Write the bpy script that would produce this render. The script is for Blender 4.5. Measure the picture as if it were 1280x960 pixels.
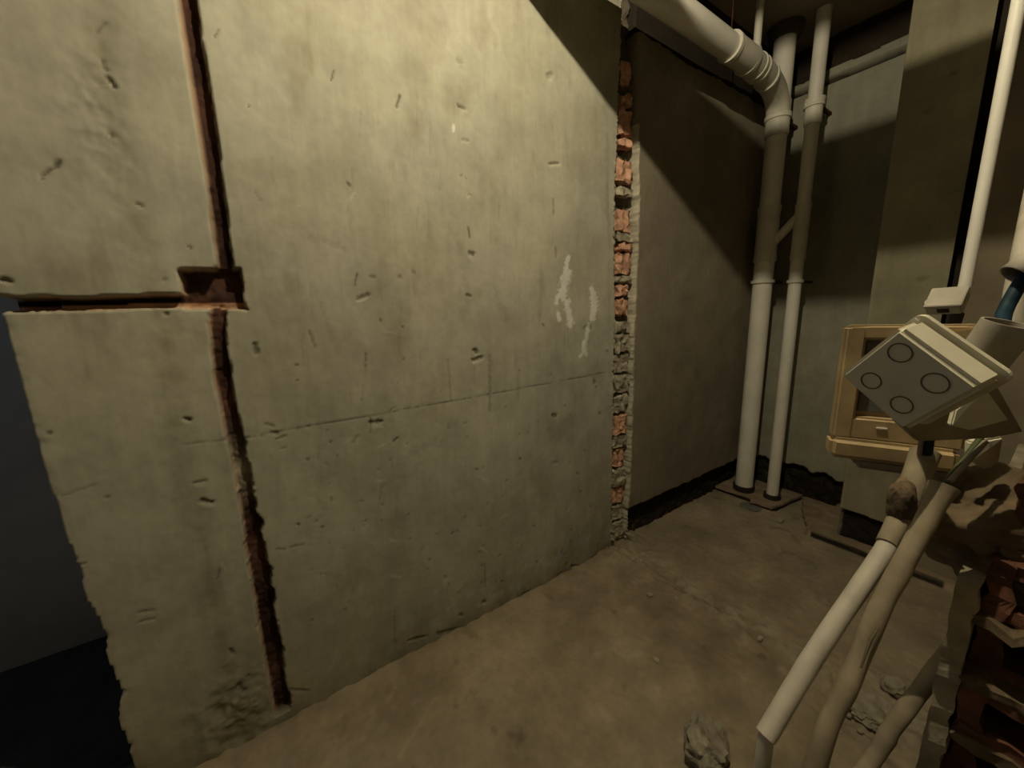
import bpy, bmesh, math, random
import numpy as np
from mathutils import Vector, Matrix, noise
random.seed(7)
C = bpy.context.scene.collection
for o in list(bpy.data.objects): bpy.data.objects.remove(o)

# ---------------------------------------------------------------- camera, world, lights, exposure
F = 469.44; H = 1.3
R = np.array([[0.83, -0.557, -0.027], [-0.125, -0.138, -0.982], [0.543, 0.819, -0.184]])
a_, b_, c_ = 0.585783217, 0.185528058, 0.0277883208
f_ = np.array([math.sin(a_)*math.cos(b_), math.cos(a_)*math.cos(b_), -math.sin(b_)])
r_ = np.array([math.cos(a_), -math.sin(a_), 0]); d_ = np.cross(f_, r_)
R = np.array([math.cos(c_)*r_+math.sin(c_)*d_, -math.sin(c_)*r_+math.cos(c_)*d_, f_])
cd = bpy.data.cameras.new('camera'); cam = bpy.data.objects.new('camera', cd); C.objects.link(cam)
cd.sensor_fit = 'HORIZONTAL'; cd.sensor_width = 36; cd.lens = F*36/1280; cd.clip_start = 0.02
M = Matrix(((R[0][0], -R[1][0], -R[2][0], 0), (R[0][1], -R[1][1], -R[2][1], 0), (R[0][2], -R[1][2], -R[2][2], H), (0, 0, 0, 1)))
cam.matrix_world = M
bpy.context.scene.camera = cam
w = bpy.data.worlds.new('world'); bpy.context.scene.world = w; w.use_nodes = True
w.node_tree.nodes['Background'].inputs[0].default_value = (0.5, 0.6, 0.8, 1)
w.node_tree.nodes['Background'].inputs[1].default_value = 0.0

LX, LY, LZ = 0.50, 0.38, 2.665
ld = bpy.data.lights.new('ceiling_bulb', 'POINT'); ld.energy = 64; ld.shadow_soft_size = 0.006; ld.color = (1.0, 0.87, 0.63)
lo = bpy.data.objects.new('ceiling_bulb', ld); lo.location = (LX, LY, LZ); C.objects.link(lo)
l2 = bpy.data.lights.new('next_room_daylight', 'AREA'); l2.energy = 2.6; l2.size = 0.6; l2.color = (0.45, 0.65, 1.0)
o2 = bpy.data.objects.new('next_room_daylight', l2); o2.location = (-2.0, 1.75, 1.7); o2.rotation_euler = (0, math.radians(-80), 0); C.objects.link(o2)
vs = bpy.context.scene.view_settings
vs.view_transform = 'Standard'; vs.look = 'None'; vs.exposure = 0.0; vs.gamma = 1; vs.use_curve_mapping = False

# ---------------------------------------------------------------- helpers
def ray(x, y): return R.T @ np.array([(x-640)/F, (y-480)/F, 1.0])
def at(x, y, ax, v):
    r = ray(x, y); o = np.array([0, 0, H]); return o + r*((v-o[ax])/r[ax])
def spot(x, y, d): return Vector(np.array([0, 0, H]) + d*ray(x, y))

DA, DB, CZ = 1.269, 2.95, 2.85      # wall A plane y, wall B plane x, ceiling height
CX = 2.55                          # pier face

def tag(o, label=None, cat=None, group=None, kind=None):
    if label: o['label'] = label
    if cat: o['category'] = cat
    if group: o['group'] = group
    if kind: o['kind'] = kind
    return o
def link(name, me, m, parent=None, smooth=False):
    o = bpy.data.objects.new(name, me); C.objects.link(o)
    if m: me.materials.append(m)
    if smooth:
        me.polygons.foreach_set('use_smooth', [True]*len(me.polygons))
    if parent: o.parent = parent; o.matrix_parent_inverse = Matrix.Translation(-Vector(parent.location))
    return o
def empty(name, loc): 
    o = bpy.data.objects.new(name, None); o.location = loc; o.empty_display_size = .05; C.objects.link(o); return o
def bmobj(name, bm, m, parent=None, smooth=False):
    bmesh.ops.recalc_face_normals(bm, faces=bm.faces)
    me = bpy.data.meshes.new(name); bm.to_mesh(me); bm.free()
    return link(name, me, m, parent, smooth)
def box(bm, lo_, hi_, mat=None):
    g = bmesh.ops.create_cube(bm, size=1)
    for v in g['verts']:
        v.co = Vector([(lo_[i]+hi_[i])/2 + v.co[i]*(hi_[i]-lo_[i]) for i in range(3)])
        if mat: v.co = mat @ v.co
    return g['verts']

# --- materials
def nt(name):
    m = bpy.data.materials.new(name); m.use_nodes = True
    return m, m.node_tree.nodes, m.node_tree.links, m.node_tree.nodes['Principled BSDF']
def mat(name, col, var=0.25, scale=12, rough=0.85, bump=0.3, bscale=60, dist=0.003, col2=None, spec=0.2, coat=None, detail=6):
    m, n, l, b = nt(name)
    tc = n.new('ShaderNodeTexCoord')
    no = n.new('ShaderNodeTexNoise'); no.inputs['Scale'].default_value = scale; no.inputs['Detail'].default_value = detail
    l.new(tc.outputs['Object'], no.inputs['Vector'])
    mr = n.new('ShaderNodeMapRange'); mr.inputs[1].default_value = .3; mr.inputs[2].default_value = .7
    l.new(no.outputs['Fac'], mr.inputs[0])
    mx = n.new('ShaderNodeMix'); mx.data_type = 'RGBA'
    c2 = col2 or tuple(c*(1-var) for c in col)
    mx.inputs[6].default_value = (*c2, 1); mx.inputs[7].default_value = (*[min(1, c*(1+var*.4)) for c in col], 1)
    l.new(mr.outputs[0], mx.inputs[0]); l.new(mx.outputs[2], b.inputs['Base Color'])
    b.inputs['Roughness'].default_value = rough; b.inputs['Specular IOR Level'].default_value = spec
    if bump:
        nb = n.new('ShaderNodeTexNoise'); nb.inputs['Scale'].default_value = bscale; nb.inputs['Detail'].default_value = 8
        l.new(tc.outputs['Object'], nb.inputs['Vector'])
        bu = n.new('ShaderNodeBump'); bu.inputs['Strength'].default_value = bump; bu.inputs['Distance'].default_value = dist
        l.new(nb.outputs['Fac'], bu.inputs['Height']); l.new(bu.outputs[0], b.inputs['Normal'])
    return m
def tint_mat(name, streak=True, bump=0.25, dist=.0022, bscale=55, mott=(2.2, 9, 40), amt=.17):
    """plaster whose own colour is stored per vertex; the nodes add mottling, drag streaks and fine relief"""
    m, n, l, b = nt(name)
    at_ = n.new('ShaderNodeAttribute'); at_.attribute_name = 'tint'
    tc = n.new('ShaderNodeTexCoord')
    prev = at_.outputs['Color']
    specs = [(s, (1, 1, 1), amt*k) for s, k in zip(mott, (1, .8, .45))]
    if streak: specs.append((6, (5, 5, .6), amt*.45)); specs.append((30, (4, 4, .4), amt*.2))
    for s, sc, a in specs:
        mp = n.new('ShaderNodeMapping'); mp.inputs['Scale'].default_value = sc; l.new(tc.outputs['Object'], mp.inputs[0])
        no = n.new('ShaderNodeTexNoise'); no.inputs['Scale'].default_value = s; no.inputs['Detail'].default_value = 5
        l.new(mp.outputs[0], no.inputs['Vector'])
        mr = n.new('ShaderNodeMapRange'); mr.inputs[1].default_value = .3; mr.inputs[2].default_value = .65
        mr.inputs[3].default_value = 1-a; mr.inputs[4].default_value = 1+a*.25
        l.new(no.outputs['Fac'], mr.inputs[0])
        mx = n.new('ShaderNodeVectorMath'); mx.operation = 'SCALE'
        l.new(prev, mx.inputs[0]); l.new(mr.outputs[0], mx.inputs['Scale']); prev = mx.outputs[0]
    l.new(prev, b.inputs['Base Color'])
    b.inputs['Roughness'].default_value = .9; b.inputs['Specular IOR Level'].default_value = .15
    nb = n.new('ShaderNodeTexNoise'); nb.inputs['Scale'].default_value = bscale; nb.inputs['Detail'].default_value = 9
    l.new(tc.outputs['Object'], nb.inputs['Vector'])
    bu = n.new('ShaderNodeBump'); bu.inputs['Strength'].default_value = bump; bu.inputs['Distance'].default_value = dist
    l.new(nb.outputs['Fac'], bu.inputs['Height']); l.new(bu.outputs[0], b.inputs['Normal'])
    return m

PLASTER = (0.46, 0.445, 0.345); BROWNP = (0.27, 0.235, 0.165); BPL = (0.33, 0.32, 0.24)
M_wall = tint_mat('wall_plaster')
M_floor = tint_mat('screed_floor', streak=False, bump=.5, dist=.005, bscale=28, amt=.25)
M_rough = mat('dark_concrete', (0.075, 0.062, 0.045), bump=.7, bscale=25, dist=.01, scale=8, var=.5)
M_tar = mat('tar_coated_concrete', (0.018, 0.014, 0.010), bump=.9, bscale=18, dist=.012, scale=9, var=.5, col2=(.05, .038, .024), rough=.75)
M_ceiling = mat('ceiling_concrete', (0.34, 0.28, 0.20), bump=.5, scale=3, var=.35)
M_room = mat('room_plaster', (0.36, 0.33, 0.25), bump=.3, scale=3, var=.25)
M_next = mat('next_room_plaster', (0.33, 0.35, 0.36), bump=.4, scale=2.5, var=.3, bscale=12)
M_pvc = mat('white_plastic_pipe', (0.76, 0.735, 0.63), var=.12, bump=.06, rough=.42, spec=.45, scale=6)
M_pvcd = mat('dusty_plastic_fitting', (0.68, 0.65, 0.54), var=.16, bump=.08, rough=.5, spec=.4, scale=9)
M_cond = mat('dusty_white_conduit', (0.46, 0.42, 0.33), var=.30, bump=.2, rough=.6, spec=.3, scale=16)
M_condb = mat('mud_stained_conduit', (0.29, 0.24, 0.155), var=.4, bump=.4, rough=.8, scale=18, dist=.002)
M_boxw = mat('cream_plastic', (0.62, 0.58, 0.43), var=.12, bump=.1, rough=.55, scale=18, spec=.3)
M_groove = mat('grimy_groove', (0.14, 0.11, 0.065), var=.3, bump=0)
M_amber = mat('amber_plastic', (0.46, 0.34, 0.17), var=.4, bump=.15, rough=.4, scale=12, spec=.45)
M_greyp = mat('grey_metal_plate', (0.16, 0.16, 0.14), var=.3, bump=.1, rough=.5)
M_mud = mat('brown_mortar_mud', (0.15, 0.11, 0.062), var=.5, bump=.8, bscale=30, dist=.006, scale=14)
M_mortar = mat('grey_mortar', (0.40, 0.36, 0.26), var=.4, bump=.8, bscale=40, dist=.005, scale=20)
M_brick = mat('orange_hollow_brick', (0.60, 0.36, 0.235), var=.35, bump=.5, bscale=60, dist=.003, scale=30, col2=(.36, .19, .12))
M_brickd = mat('dark_red_brick', (0.13, 0.058, 0.034), var=.5, bump=.6, bscale=50, dist=.004, scale=20)
M_stone = mat('crumbled_concrete', (0.33, 0.29, 0.20), var=.45, bump=.8, bscale=35, dist=.006, scale=16)
M_blue = mat('dark_blue_cable', (0.008, 0.026, 0.04), var=.2, bump=0, rough=.6, spec=.15)
M_green = mat('green_cable', (0.06, 0.075, 0.025), var=.3, bump=0, rough=.5)
M_rust = mat('rusty_bracket', (0.10, 0.045, 0.02), var=.4, bump=.4)

# --- value noise on arrays
def vnoise(x, y, seed=0):
    xi = np.floor(x).astype(np.int64); yi = np.floor(y).astype(np.int64)
    xf = x-xi; yf = y-yi; xf = xf*xf*(3-2*xf); yf = yf*yf*(3-2*yf)
    def hsh(a, b):
        n = (a*374761393 + b*668265263 + seed*1442695041) & 0x7fffffff
        n = ((n ^ (n >> 13))*1274126177) & 0x7fffffff
        return ((n ^ (n >> 16)) & 0xffff)/65535.0
    a = hsh(xi, yi); b = hsh(xi+1, yi); c = hsh(xi, yi+1); d = hsh(xi+1, yi+1)
    return (a*(1-xf)+b*xf)*(1-yf)+(c*(1-xf)+d*xf)*yf
def fbm(x, y, seed=0, oct=4):
    s = 0; a = .5; t = 0
    for i in range(oct):
        s = s+a*vnoise(x*2**i, y*2**i, seed+i*17); t += a; a *= .55
    return s/t - .5

def sheet(name, m, u0, u1, v0, v1, res, origin_fn, fn, kind='structure'):
    """relief surface: fn(U,V) -> depth, rgb, keep ; origin_fn(U,V,D) -> xyz"""
    nu = int(round((u1-u0)/res))+1; nv = int(round((v1-v0)/res))+1
    U, V = np.meshgrid(np.linspace(u0, u1, nu), np.linspace(v0, v1, nv))
    D, RGB, K = fn(U, V)
    P = origin_fn(U, V, D).reshape(-1, 3)
    idx = np.arange(nu*nv).reshape(nv, nu)
    q = np.stack([idx[:-1, :-1], idx[:-1, 1:], idx[1:, 1:], idx[1:, :-1]], -1).reshape(-1, 4)
    if K is not None:
        kk = K.reshape(-1)[q].any(1); q = q[kk]
    used = np.unique(q); remap = -np.ones(nu*nv, int); remap[used] = np.arange(len(used)); q = remap[q]
    P = P[used]; RGB = RGB.reshape(-1, 3)[used]
    me = bpy.data.meshes.new(name)
    me.vertices.add(len(P)); me.vertices.foreach_set('co', P.astype(np.float32).ravel())
    me.loops.add(q.size); me.loops.foreach_set('vertex_index', q.astype(np.int32).ravel())
    me.polygons.add(len(q)); me.polygons.foreach_set('loop_start', (np.arange(len(q))*4).astype(np.int32))
    me.update(calc_edges=True)
    at2 = me.color_attributes.new('tint', 'FLOAT_COLOR', 'POINT')
    at2.data.foreach_set('color', np.concatenate([RGB, np.ones((len(P), 1))], 1).astype(np.float32).ravel())
    me.polygons.foreach_set('use_smooth', [True]*len(q))
    o = link(name, me, m)
    if kind: o['kind'] = kind
    return o

def interp(v, pts):           # pts sorted by first value
    p = sorted(pts); return np.interp(v, [a for a, b in p], [b for a, b in p])
def seg(U, V, a, b):          # distance to a segment and position along it
    ax, ay = a; bx, by = b; dx, dy = bx-ax, by-ay; L = dx*dx+dy*dy+1e-12
    t = np.clip(((U-ax)*dx+(V-ay)*dy)/L, 0, 1)
    return np.hypot(U-ax-t*dx, V-ay-t*dy), t
def blend(RGB, col, mk): return RGB*(1-mk[..., None]) + np.array(col)*mk[..., None]
def wA(x, y): p = at(x, y, 1, DA); return (p[0], p[2])

# ---------------------------------------------------------------- wall_left: chased plaster partition + brown plaster beyond the second chase
L1 = [((222, 246), 0), ((231, 253), 56), ((240, 263), 112), ((249, 272), 169), ((256, 277), 215), ((262, 283), 262), ((271, 291), 330), ((262, 283), 390), ((261, 281), 403), ((267, 289), 472), ((282, 302), 540), ((297, 317), 609), ((313, 337), 712), ((330, 352), 815), ((344, 364), 890), ((346, 368), 905)]
L1l = [(wA(a, y)[1], wA(a, y)[0]) for (a, b), y in L1]; L1r = [(wA(b, y)[1], wA(b, y)[0]) for (a, b), y in L1]
C2l = [(wA(x, y)[1], wA(x, y)[0]) for x, y in [(778, 0), (777, 50), (774, 100), (771, 200), (768, 300), (769, 400), (767, 500), (765, 600), (765, 690)]]
C2r = [(wA(x, y)[1], wA(x, y)[0]) for x, y in [(800, 0), (799, 50), (797, 100), (798, 200), (798, 300), (793, 400), (790, 500), (787, 600), (783, 670)]]
EDGE = [(wA(x, y)[1], wA(x, y)[0]) for x, y in [(0, 397), (30, 500), (60, 610), (92, 700), (105, 745), (128, 790), (132, 830), (150, 870), (150, 900), (158, 945)]]

# (x, y, dx, dy, half width px, depth m, shade)  shade: -1 dark pit, +1 pale chip
MARKS = [
 (500, 120, -4, 13, 2.2, .010, -1), (417, 88, -3, 12, 1.6, .006, -1), (573, 133, 9, 3, 2.6, .008, -1), (577, 140, 6, 0, 3, .004, .5), (434, 228, 3, 4, 1.9, .009, -1),
 (74, 202, -6, 8, 3, .008, -1), (66, 210, -11, 8, 3, .008, -1), (53, 222, 1, 1, 1.7, .008, -1), (170, 254, 6, 3, 2.8, .008, -1), (138, 168, 4, 4, 2, .006, -1), (120, 40, 12, -12, 3, .004, -.6),
 (128, 75, 4, 12, 2.5, .008, -.9), (135, 98, 8, 10, 3.5, .012, -1), (118, 106, 16, 0, 3, .003, .6), (232, 524, 5, 1, 2.8, .012, -1), (60, 541, 5, 0, 1.6, .004, -1), (132, 621, 3, 0, 1.6, .006, -1), (100, 704, 6, 0, 1.6, .004, -1),
 (242, 603, 16, -2, 1.8, .005, -1), (243, 608, 14, 0, 1.8, .003, .8), (252, 626, 14, 2, 3, .009, -1), (254, 634, 10, 0, 3, .004, .7), (448, 374, 12, -5, 4, .007, -.8), (447, 377, 12, -4, 2.5, .003, .9), (446, 342, -3, 15, 1.5, .005, -.9), (457, 442, 0, 20, 1.6, .004, -.8),
 (464, 528, 12, -1, 3, .008, -1), (463, 534, 14, 0, 2.6, .004, .9), (463, 522, 0, 18, 1.3, .004, -.9), (593, 438, 4, 2, 3, .010, -1), (590, 450, 12, -3, 2.4, .008, -1), (591, 455, 11, -3, 2.4, .003, 1), (586, 284, 1, 12, 1.5, .005, -1), (587, 316, 4, 1, 2.8, .007, -1), (586, 322, 5, 4, 2, .003, .9), (584, 247, 5, -6, 3, .003, .9), (586, 243, 3, 0, 2, .004, -.6),
 (576, 219, 3, 0, 1.5, .006, -1), (581, 221, 1, 1, 1.5, .006, -1), (573, 75, 4, 6, 5, .004, -.4), (571, 81, 9, 0, 2, .002, .6), (685, 96, 5, -5, 3, .006, -.6), (688, 101, 3, 0, 2, .002, .6), (687, 204, 11, 0, 1.8, .006, -1), (688, 208, 12, -1, 2, .003, .9), (692, 250, 0, 18, 2.2, .004, -.6), (695, 310, 0, 12, 2.2, .004, -.6), (578, 174, 7, 1, 2.4, .004, -.5), (577, 179, 8, 0, 1.6, .003, .6),
 (318, 431, 1, 10, 4.2, .010, -.8), (310, 132, 1, 1, 1.5, .006, -1), (329, 131, 1, 1, 1.5, .006, -1), (236, 308, 2, 2, 1.7, .006, -1), (370, 475, 2, 1, 1.6, .007, -1), (370, 456, 1, 0, 1.3, .006, -1), (443, 242, -8, 8, 3, .002, .8), (372, 258, 3, 0, 2, .002, .6),
 (333, 530, 9, 3, 1.6, .005, -.9), (338, 540, 10, 2, 1.6, .005, -.9), (345, 549, 12, -4, 1.6, .004, -.9), (350, 560, 8, 0, 1.4, .004, -.8), (472, 560, 26, -12, 2, .003, .7), (492, 552, 5, -4, 2.4, .006, -.9), (442, 553, 6, -8, 2.6, .003, -.4), (595, 586, 2, 1, 1.8, .006, -1), (597, 596, 10, 5, 1.8, .003, .8), (474, 602, 8, -1, 2.2, .003, .8), (476, 607, -1, 18, 1, .003, -.7), (690, 519, 4, 1, 2.4, .007, -1), (692, 578, 4, 1, 2.2, .004, -.6), (692, 581, 5, 0, 1.8, .003, .7), (584, 369, 4, 1, 2, .007, -1),
 (476, 400, 1, 3, 1.7, .006, -1), (503, 408, 1, 1, 1.4, .006, -1), (479, 415, 26, 4, 1, .002, .6), (649, 573, 1, 1, 1.4, .005, -1), (386, 414, 8, 20, 2, .004, -.6), (516, 340, 3, 2, 2.4, .003, -.6), (498, 346, 3, 0, 2.4, .004, -.7), (462, 346, 6, 0, 2.4, .004, -.7), (384, 574, 1, 1, 1.5, .005, -1), (371, 655, 2, 1, 1.8, .006, -1), (345, 686, 12, 0, 1.3, .003, -.9), (362, 684, 18, -4, 1.3, .003, -.9),
 (487, 675, 8, 2, 2.2, .003, .7), (490, 721, 10, 1, 2.2, .003, .7), (600, 685, 8, 6, 2, .003, .9), (648, 682, 6, -8, 3, .002, .5), (606, 705, 1, 30, 1, .003, -.7), (277, 705, 8, 12, 2, .004, .5), (275, 712, -4, 12, 1.3, .005, -.8), (288, 812, 3, 6, 3, .008, -.9), (298, 858, 6, 6, 4, .010, -.8), (310, 844, 2, 1, 2, .006, -1),
 (422, 873, 8, -3, 3, .010, -1), (448, 864, 4, 0, 2, .007, -1), (604, 753, 3, 0, 2.6, .012, -1), (655, 744, 6, -3, 3.2, .012, -1), (628, 763, 4, 0, 2.2, .008, -1), (575, 769, 3, 0, 2, .007, -1), (700, 719, 4, 0, 2.6, .012, -1), (715, 708, 7, 1, 2.8, .012, -1), (740, 698, 8, -2, 2.6, .012, -1), (692, 706, 3, -8, 2, .006, .5), (481, 840, 4, 0, 1.8, .007, -1), (510, 801, 24, -6, 2, .006, -1), (548, 792, 22, -6, 2.4, .006, -.9), (493, 764, 1, 50, 1.3, .003, -.6), (360, 862, 26, 2, 1.8, .005, -.8),
 (388, 298, 40, 12, 8, .002, -.25), (395, 365, 20, 60, 5, .001, -.2), (612, 445, 0, 66, 2.6, .001, -.5), (560, 450, 4, 50, 2, .001, -.4), (648, 468, 0, 30, 2, .001, -.3), (622, 370, 10, 30, 8, .001, -.25), (520, 565, 24, -14, 10, .001, -.25), (560, 280, 16, 30, 7, .001, -.2), (735, 370, 2, 60, 6, .001, -.12), (400, 600, 10, 160, 16, .001, -.1), (730, 410, 8, -2, 4, .004, -.6), (395, 530, 5, 5, 4, .001, -.2),
 (170, 766, 22, -3, 1.8, .004, -.5), (172, 778, 22, -5, 1.8, .004, -.5), (78, 620, 40, -14, 1.2, .002, -.4), (0, 350, 12, 2, 5, .012, -.7), (0, 362, 14, 4, 4, .004, .3), (205, 350, 3, 0, 3, .005, -.5), (300, 385, 10, 2, 2, .01, -1), (205, 392, 4, 1, 2.5, .01, -1), (45, 585, 10, 12, 1.5, .01, -.8),
 (268, 45, 6, -8, 1.2, .004, -.8), (318, 240, 8, 10, 2, .002, -.4), (760, 170, 2, 300, 4, .001, -.14), (676, 15, 2, 5, 2, .004, .6),
]
WHITE = [(710, 322, -3, 22, 4.8), (710, 340, -6, 24, 7.5), (702, 365, 2, 6, 6.0), (697, 372, -1, 6, 4.5), (709, 378, 4, 26, 5.4), (741, 363, 3, 18, 5.4), (743, 380, -3, 18, 4.5), (735, 405, -4, 30, 3.0), (729, 430, 2, 10, 4.5), (698, 392, 2, 8, 3.0), (567, 157, 0, 8, 2.4), (725, 445, 8, -8, 2.2)]
nrng = np.random.default_rng(3)
for k in range(60):        # fine vertical drag marks
    x = nrng.uniform(300, 760); y = nrng.uniform(60, 640)
    MARKS.append((x, y, nrng.uniform(-2, 2), nrng.uniform(8, 45), nrng.uniform(.8, 2), .001, -nrng.uniform(.12, .3)))
for k in range(140):       # tiny pinholes and bumps, denser toward the skirting
    t = nrng.uniform(0, 1)**.6; x = nrng.uniform(380, 760); y = 470+t*330-(x-380)*.25
    MARKS.append((x, y, nrng.uniform(-2, 2), nrng.uniform(-2, 3), nrng.uniform(.9, 1.7), .004, nrng.choice([-.8, -.5, .5])))
for k in range(26):        # rough lime blooms low on the wall
    x = nrng.uniform(380, 760); y = 905-(x-350)*.524-nrng.uniform(14, 62)
    MARKS.append((x, y, nrng.uniform(3, 10), -nrng.uniform(4, 22), nrng.uniform(3, 8), -.001, .22))

def wallA_fn(U, V):
    n1 = fbm(U*9, V*9, 1); n2 = fbm(U*60, V*60, 5, 3); n3 = fbm(U*2, V*2, 9); nv = fbm(U*25, V*25, 21, 4); nj = fbm(U*130, V*130, 44, 2)
    D = n1*.004 + n2*.0008 + n3*.008
    RGB = np.ones(U.shape+(3,))*np.array(PLASTER)
    # greener/browner drifting stains on the partition
    RGB = blend(RGB, (0.36, 0.34, 0.235), np.clip(n3*2.2+.2, 0, .55))
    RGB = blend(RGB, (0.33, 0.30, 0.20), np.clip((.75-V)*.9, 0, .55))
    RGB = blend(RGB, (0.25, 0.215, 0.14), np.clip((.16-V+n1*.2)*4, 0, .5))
    cr = interp(V, C2r); cl = interp(V, C2l)
    right = U > (cl+cr)/2
    RGB = np.where(right[..., None], np.array(BROWNP)*(1+n3[..., None]*.6), RGB)
    # dark drag band left of first chase
    band = [(140, 0), (135, 100), (150, 200), (178, 300), (200, 400), (215, 520), (240, 640), (262, 760), (290, 860)]
    bp = [(wA(x, y)[1], wA(x, y)[0]) for x, y in band]
    dd = np.abs(U-interp(V, bp)+n1*.05); mk = np.clip(1-dd/.045, 0, 1)*(.32+.9*np.clip(nv+.1, 0, 1))
    RGB = blend(RGB, (0.25, 0.235, 0.15), np.where(right, 0, mk)); D = D+mk*.004
    st1 = fbm(U*6, V*4, 15, 5); st2 = fbm(U*22, V*5, 16, 4)
    RGB = blend(RGB, (0.27, 0.245, 0.165), np.where(right, 0, np.clip(st1*2.4-.28, 0, .5)))
    RGB = blend(RGB, (0.25, 0.225, 0.15), np.where(right, 0, np.clip(st2*2.2-.45, 0, .35)))
    lb = np.clip(1-np.abs(V-.13)/.13, 0, 1)*np.where(right, 0, 1)*(U > .25)
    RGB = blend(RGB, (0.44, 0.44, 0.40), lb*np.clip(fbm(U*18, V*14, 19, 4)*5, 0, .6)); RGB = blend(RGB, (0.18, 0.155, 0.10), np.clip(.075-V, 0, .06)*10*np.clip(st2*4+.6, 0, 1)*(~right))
    low = np.clip(1-np.hypot((U+.20)/.14, (V-.12)/.22), 0, 1)
    RGB = blend(RGB, (0.17, 0.15, 0.09), low*.6*np.clip(nv*3+.6, 0, 1)); D = D + low*nv*.03
    up = np.clip(1-np.hypot((U+.24)/.07, (V-1.75)/.22), 0, 1); D = D + up*nv*.016
    def stroke(x, y, dx, dy, hw):
        a = wA(x, y); b = wA(x+dx, y+dy); e = wA(x+hw, y); e2 = wA(x, y+hw)
        r = .5*(abs(e[0]-a[0])+abs(e2[1]-a[1])); r = max(r, .0026)
        d, t = seg(U[j0:j1, i0:i1], V[j0:j1, i0:i1], a, b) if False else (None, None)
        return a, b, r
    us = U[0]; vs_ = V[:, 0]
    def paint(x, y, dx, dy, hw, dep, col, amt, soft=.6):
        a, b, r = stroke_(x, y, dx, dy, hw); m_ = r*2.2
        i0 = np.searchsorted(us, min(a[0], b[0])-m_); i1 = np.searchsorted(us, max(a[0], b[0])+m_)+1
        j0 = np.searchsorted(vs_, min(a[1], b[1])-m_); j1 = np.searchsorted(vs_, max(a[1], b[1])+m_)+1
        if i1 <= i0 or j1 <= j0: return
        sl = (slice(j0, j1), slice(i0, i1))
        d, t = seg(U[sl], V[sl], a, b); d = d + nj[sl]*r*1.3 + nv[sl]*r*.8
        k = np.clip((1-d/r)/soft, 0, 1)
        D[sl] += dep*k*.6; RGB[sl] = blend(RGB[sl], col, k*amt)
    def stroke_(x, y, dx, dy, hw):
        a = wA(x, y); b = wA(x+dx, y+dy); e = wA(x+hw, y); e2 = wA(x, y+hw)
        return a, b, max(.5*(abs(e[0]-a[0])+abs(e2[1]-a[1])), .003)
    for x, y, dx, dy, hw, dep, sh in MARKS:
        col = (0.12, 0.10, 0.06) if sh < 0 else (0.62, 0.59, 0.46)
        paint(x, y, dx, dy, hw, dep if sh < 0 else -.0015, col, abs(sh)*(.75 if sh < 0 else .55), .6 if abs(sh) > .35 else 1.0)
    for x, y, dx, dy, hw in WHITE:
        paint(x, y, dx, dy, hw, -.001, (0.74, 0.73, 0.64), 1.0, .4)
    # long pencil-like scored line
    for a, b, am in [((225, 556), (330, 545), .4), ((300, 548), (455, 521), .75), ((455, 521), (600, 495), .8), ((600, 495), (755, 466), .8)]:
        paint(a[0], a[1], b[0]-a[0], b[1]-a[1], 1.0, .003, (0.10, 0.09, 0.055), am, .9)
    # pale skin of trowelled grey close to the scored chase edge
    # ---- chase one, its box recess and the level chase
    l = interp(V, L1l); r = interp(V, L1r)
    jl = np.abs(fbm(U*20, V*26, 31, 4))*.014; jr = fbm(U*25, V*24, 33, 4)*.020
    lowf = np.clip((1.15-V)*2, 0, 1)
    ins = np.minimum(U-(l-jl*(.3+lowf)), (r+jr*(.4+lowf))-U); ins = np.where(V < wA(350, 893)[1], -1, ins)
    x0b, z0b = wA(232, 385); x1b, z1b = wA(300, 336)
    bx = np.minimum(np.minimum(U-(x0b+nv*.012), (x1b+nv*.012)-U), np.minimum(V-(z0b+nv*.008-.003), (z1b+nv*.02)-V))
    zt = interp(U, [(wA(0, 371)[0], wA(0, 371)[1]), wA(100, 371), wA(235, 367)]); zb = interp(U, [wA(0, 389), wA(100, 388), wA(235, 384)])
    hz = np.minimum(zt+nv*.006-V, V-(zb+nj*.004)); hz = np.where(U < wA(236, 375)[0], hz, -1)
    ins_all = np.maximum(ins, np.maximum(bx, hz))
    k = np.clip(ins_all/.003+.5, 0, 1)
    dep = np.where(bx > 0, .048, .034) + nv*.016 + nj*.008
    dep = np.where((hz > 0) & (U < -.37), .10, dep)
    inner = np.array([0.095, 0.045, 0.03])
    bc = np.ones(U.shape+(3,))*inner*(1+nv[..., None]*1.6)
    greyz = np.clip(1-np.abs(V-interp(U*0+.5, [(0, 1), (1, 1)])*0-.88)/.16, 0, 1)   # middle stretch shows mortar
    bc = blend(bc, (0.30, 0.27, 0.19), np.clip(greyz*1.5*(ins > 0)*(nv+.6), 0, 1))
    core = np.clip((vnoise(U*0, V*9+.3, 77)-.25)*2, 0, 1); bc = bc*(.45+.55*core[..., None])
    bc = np.where(((hz > 0) & (ins <= 0) & (bx <= 0))[..., None], bc*.12, bc)  # level chase interior darkened to paint in its shade
    bc = np.where(((V-zb < .012) & (V-zb > -.02) & ((hz > 0) | ((bx > 0) & (V-z0b < .018))))[..., None], np.array([0.42, 0.24, 0.14]), bc)  # lower lip painted bright, as lit from above
    sidec = np.array([0.56, 0.38, 0.24])
    rim = np.clip(1-np.abs(ins_all)/np.where((V > 1.35) & (U < (l+r)/2), .007, .005), 0, 1)*((U < (l+r)/2) | (hz > -.004))*(V < 9)
    D = D*(1-k) + (D*.5+dep)*k
    RGB = RGB*(1-k[..., None])+bc*k[..., None]
    RGB = blend(RGB, sidec, np.clip(rim*(ins_all > -.001), 0, 1)*.85)  # raw brick rim, left side painted bright as the lit reveal
    # ---- chase two
    j1 = np.abs(fbm(U*30, V*28, 51, 4))*.034; j2 = fbm(U*30, V*26, 52, 4)*.024
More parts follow.
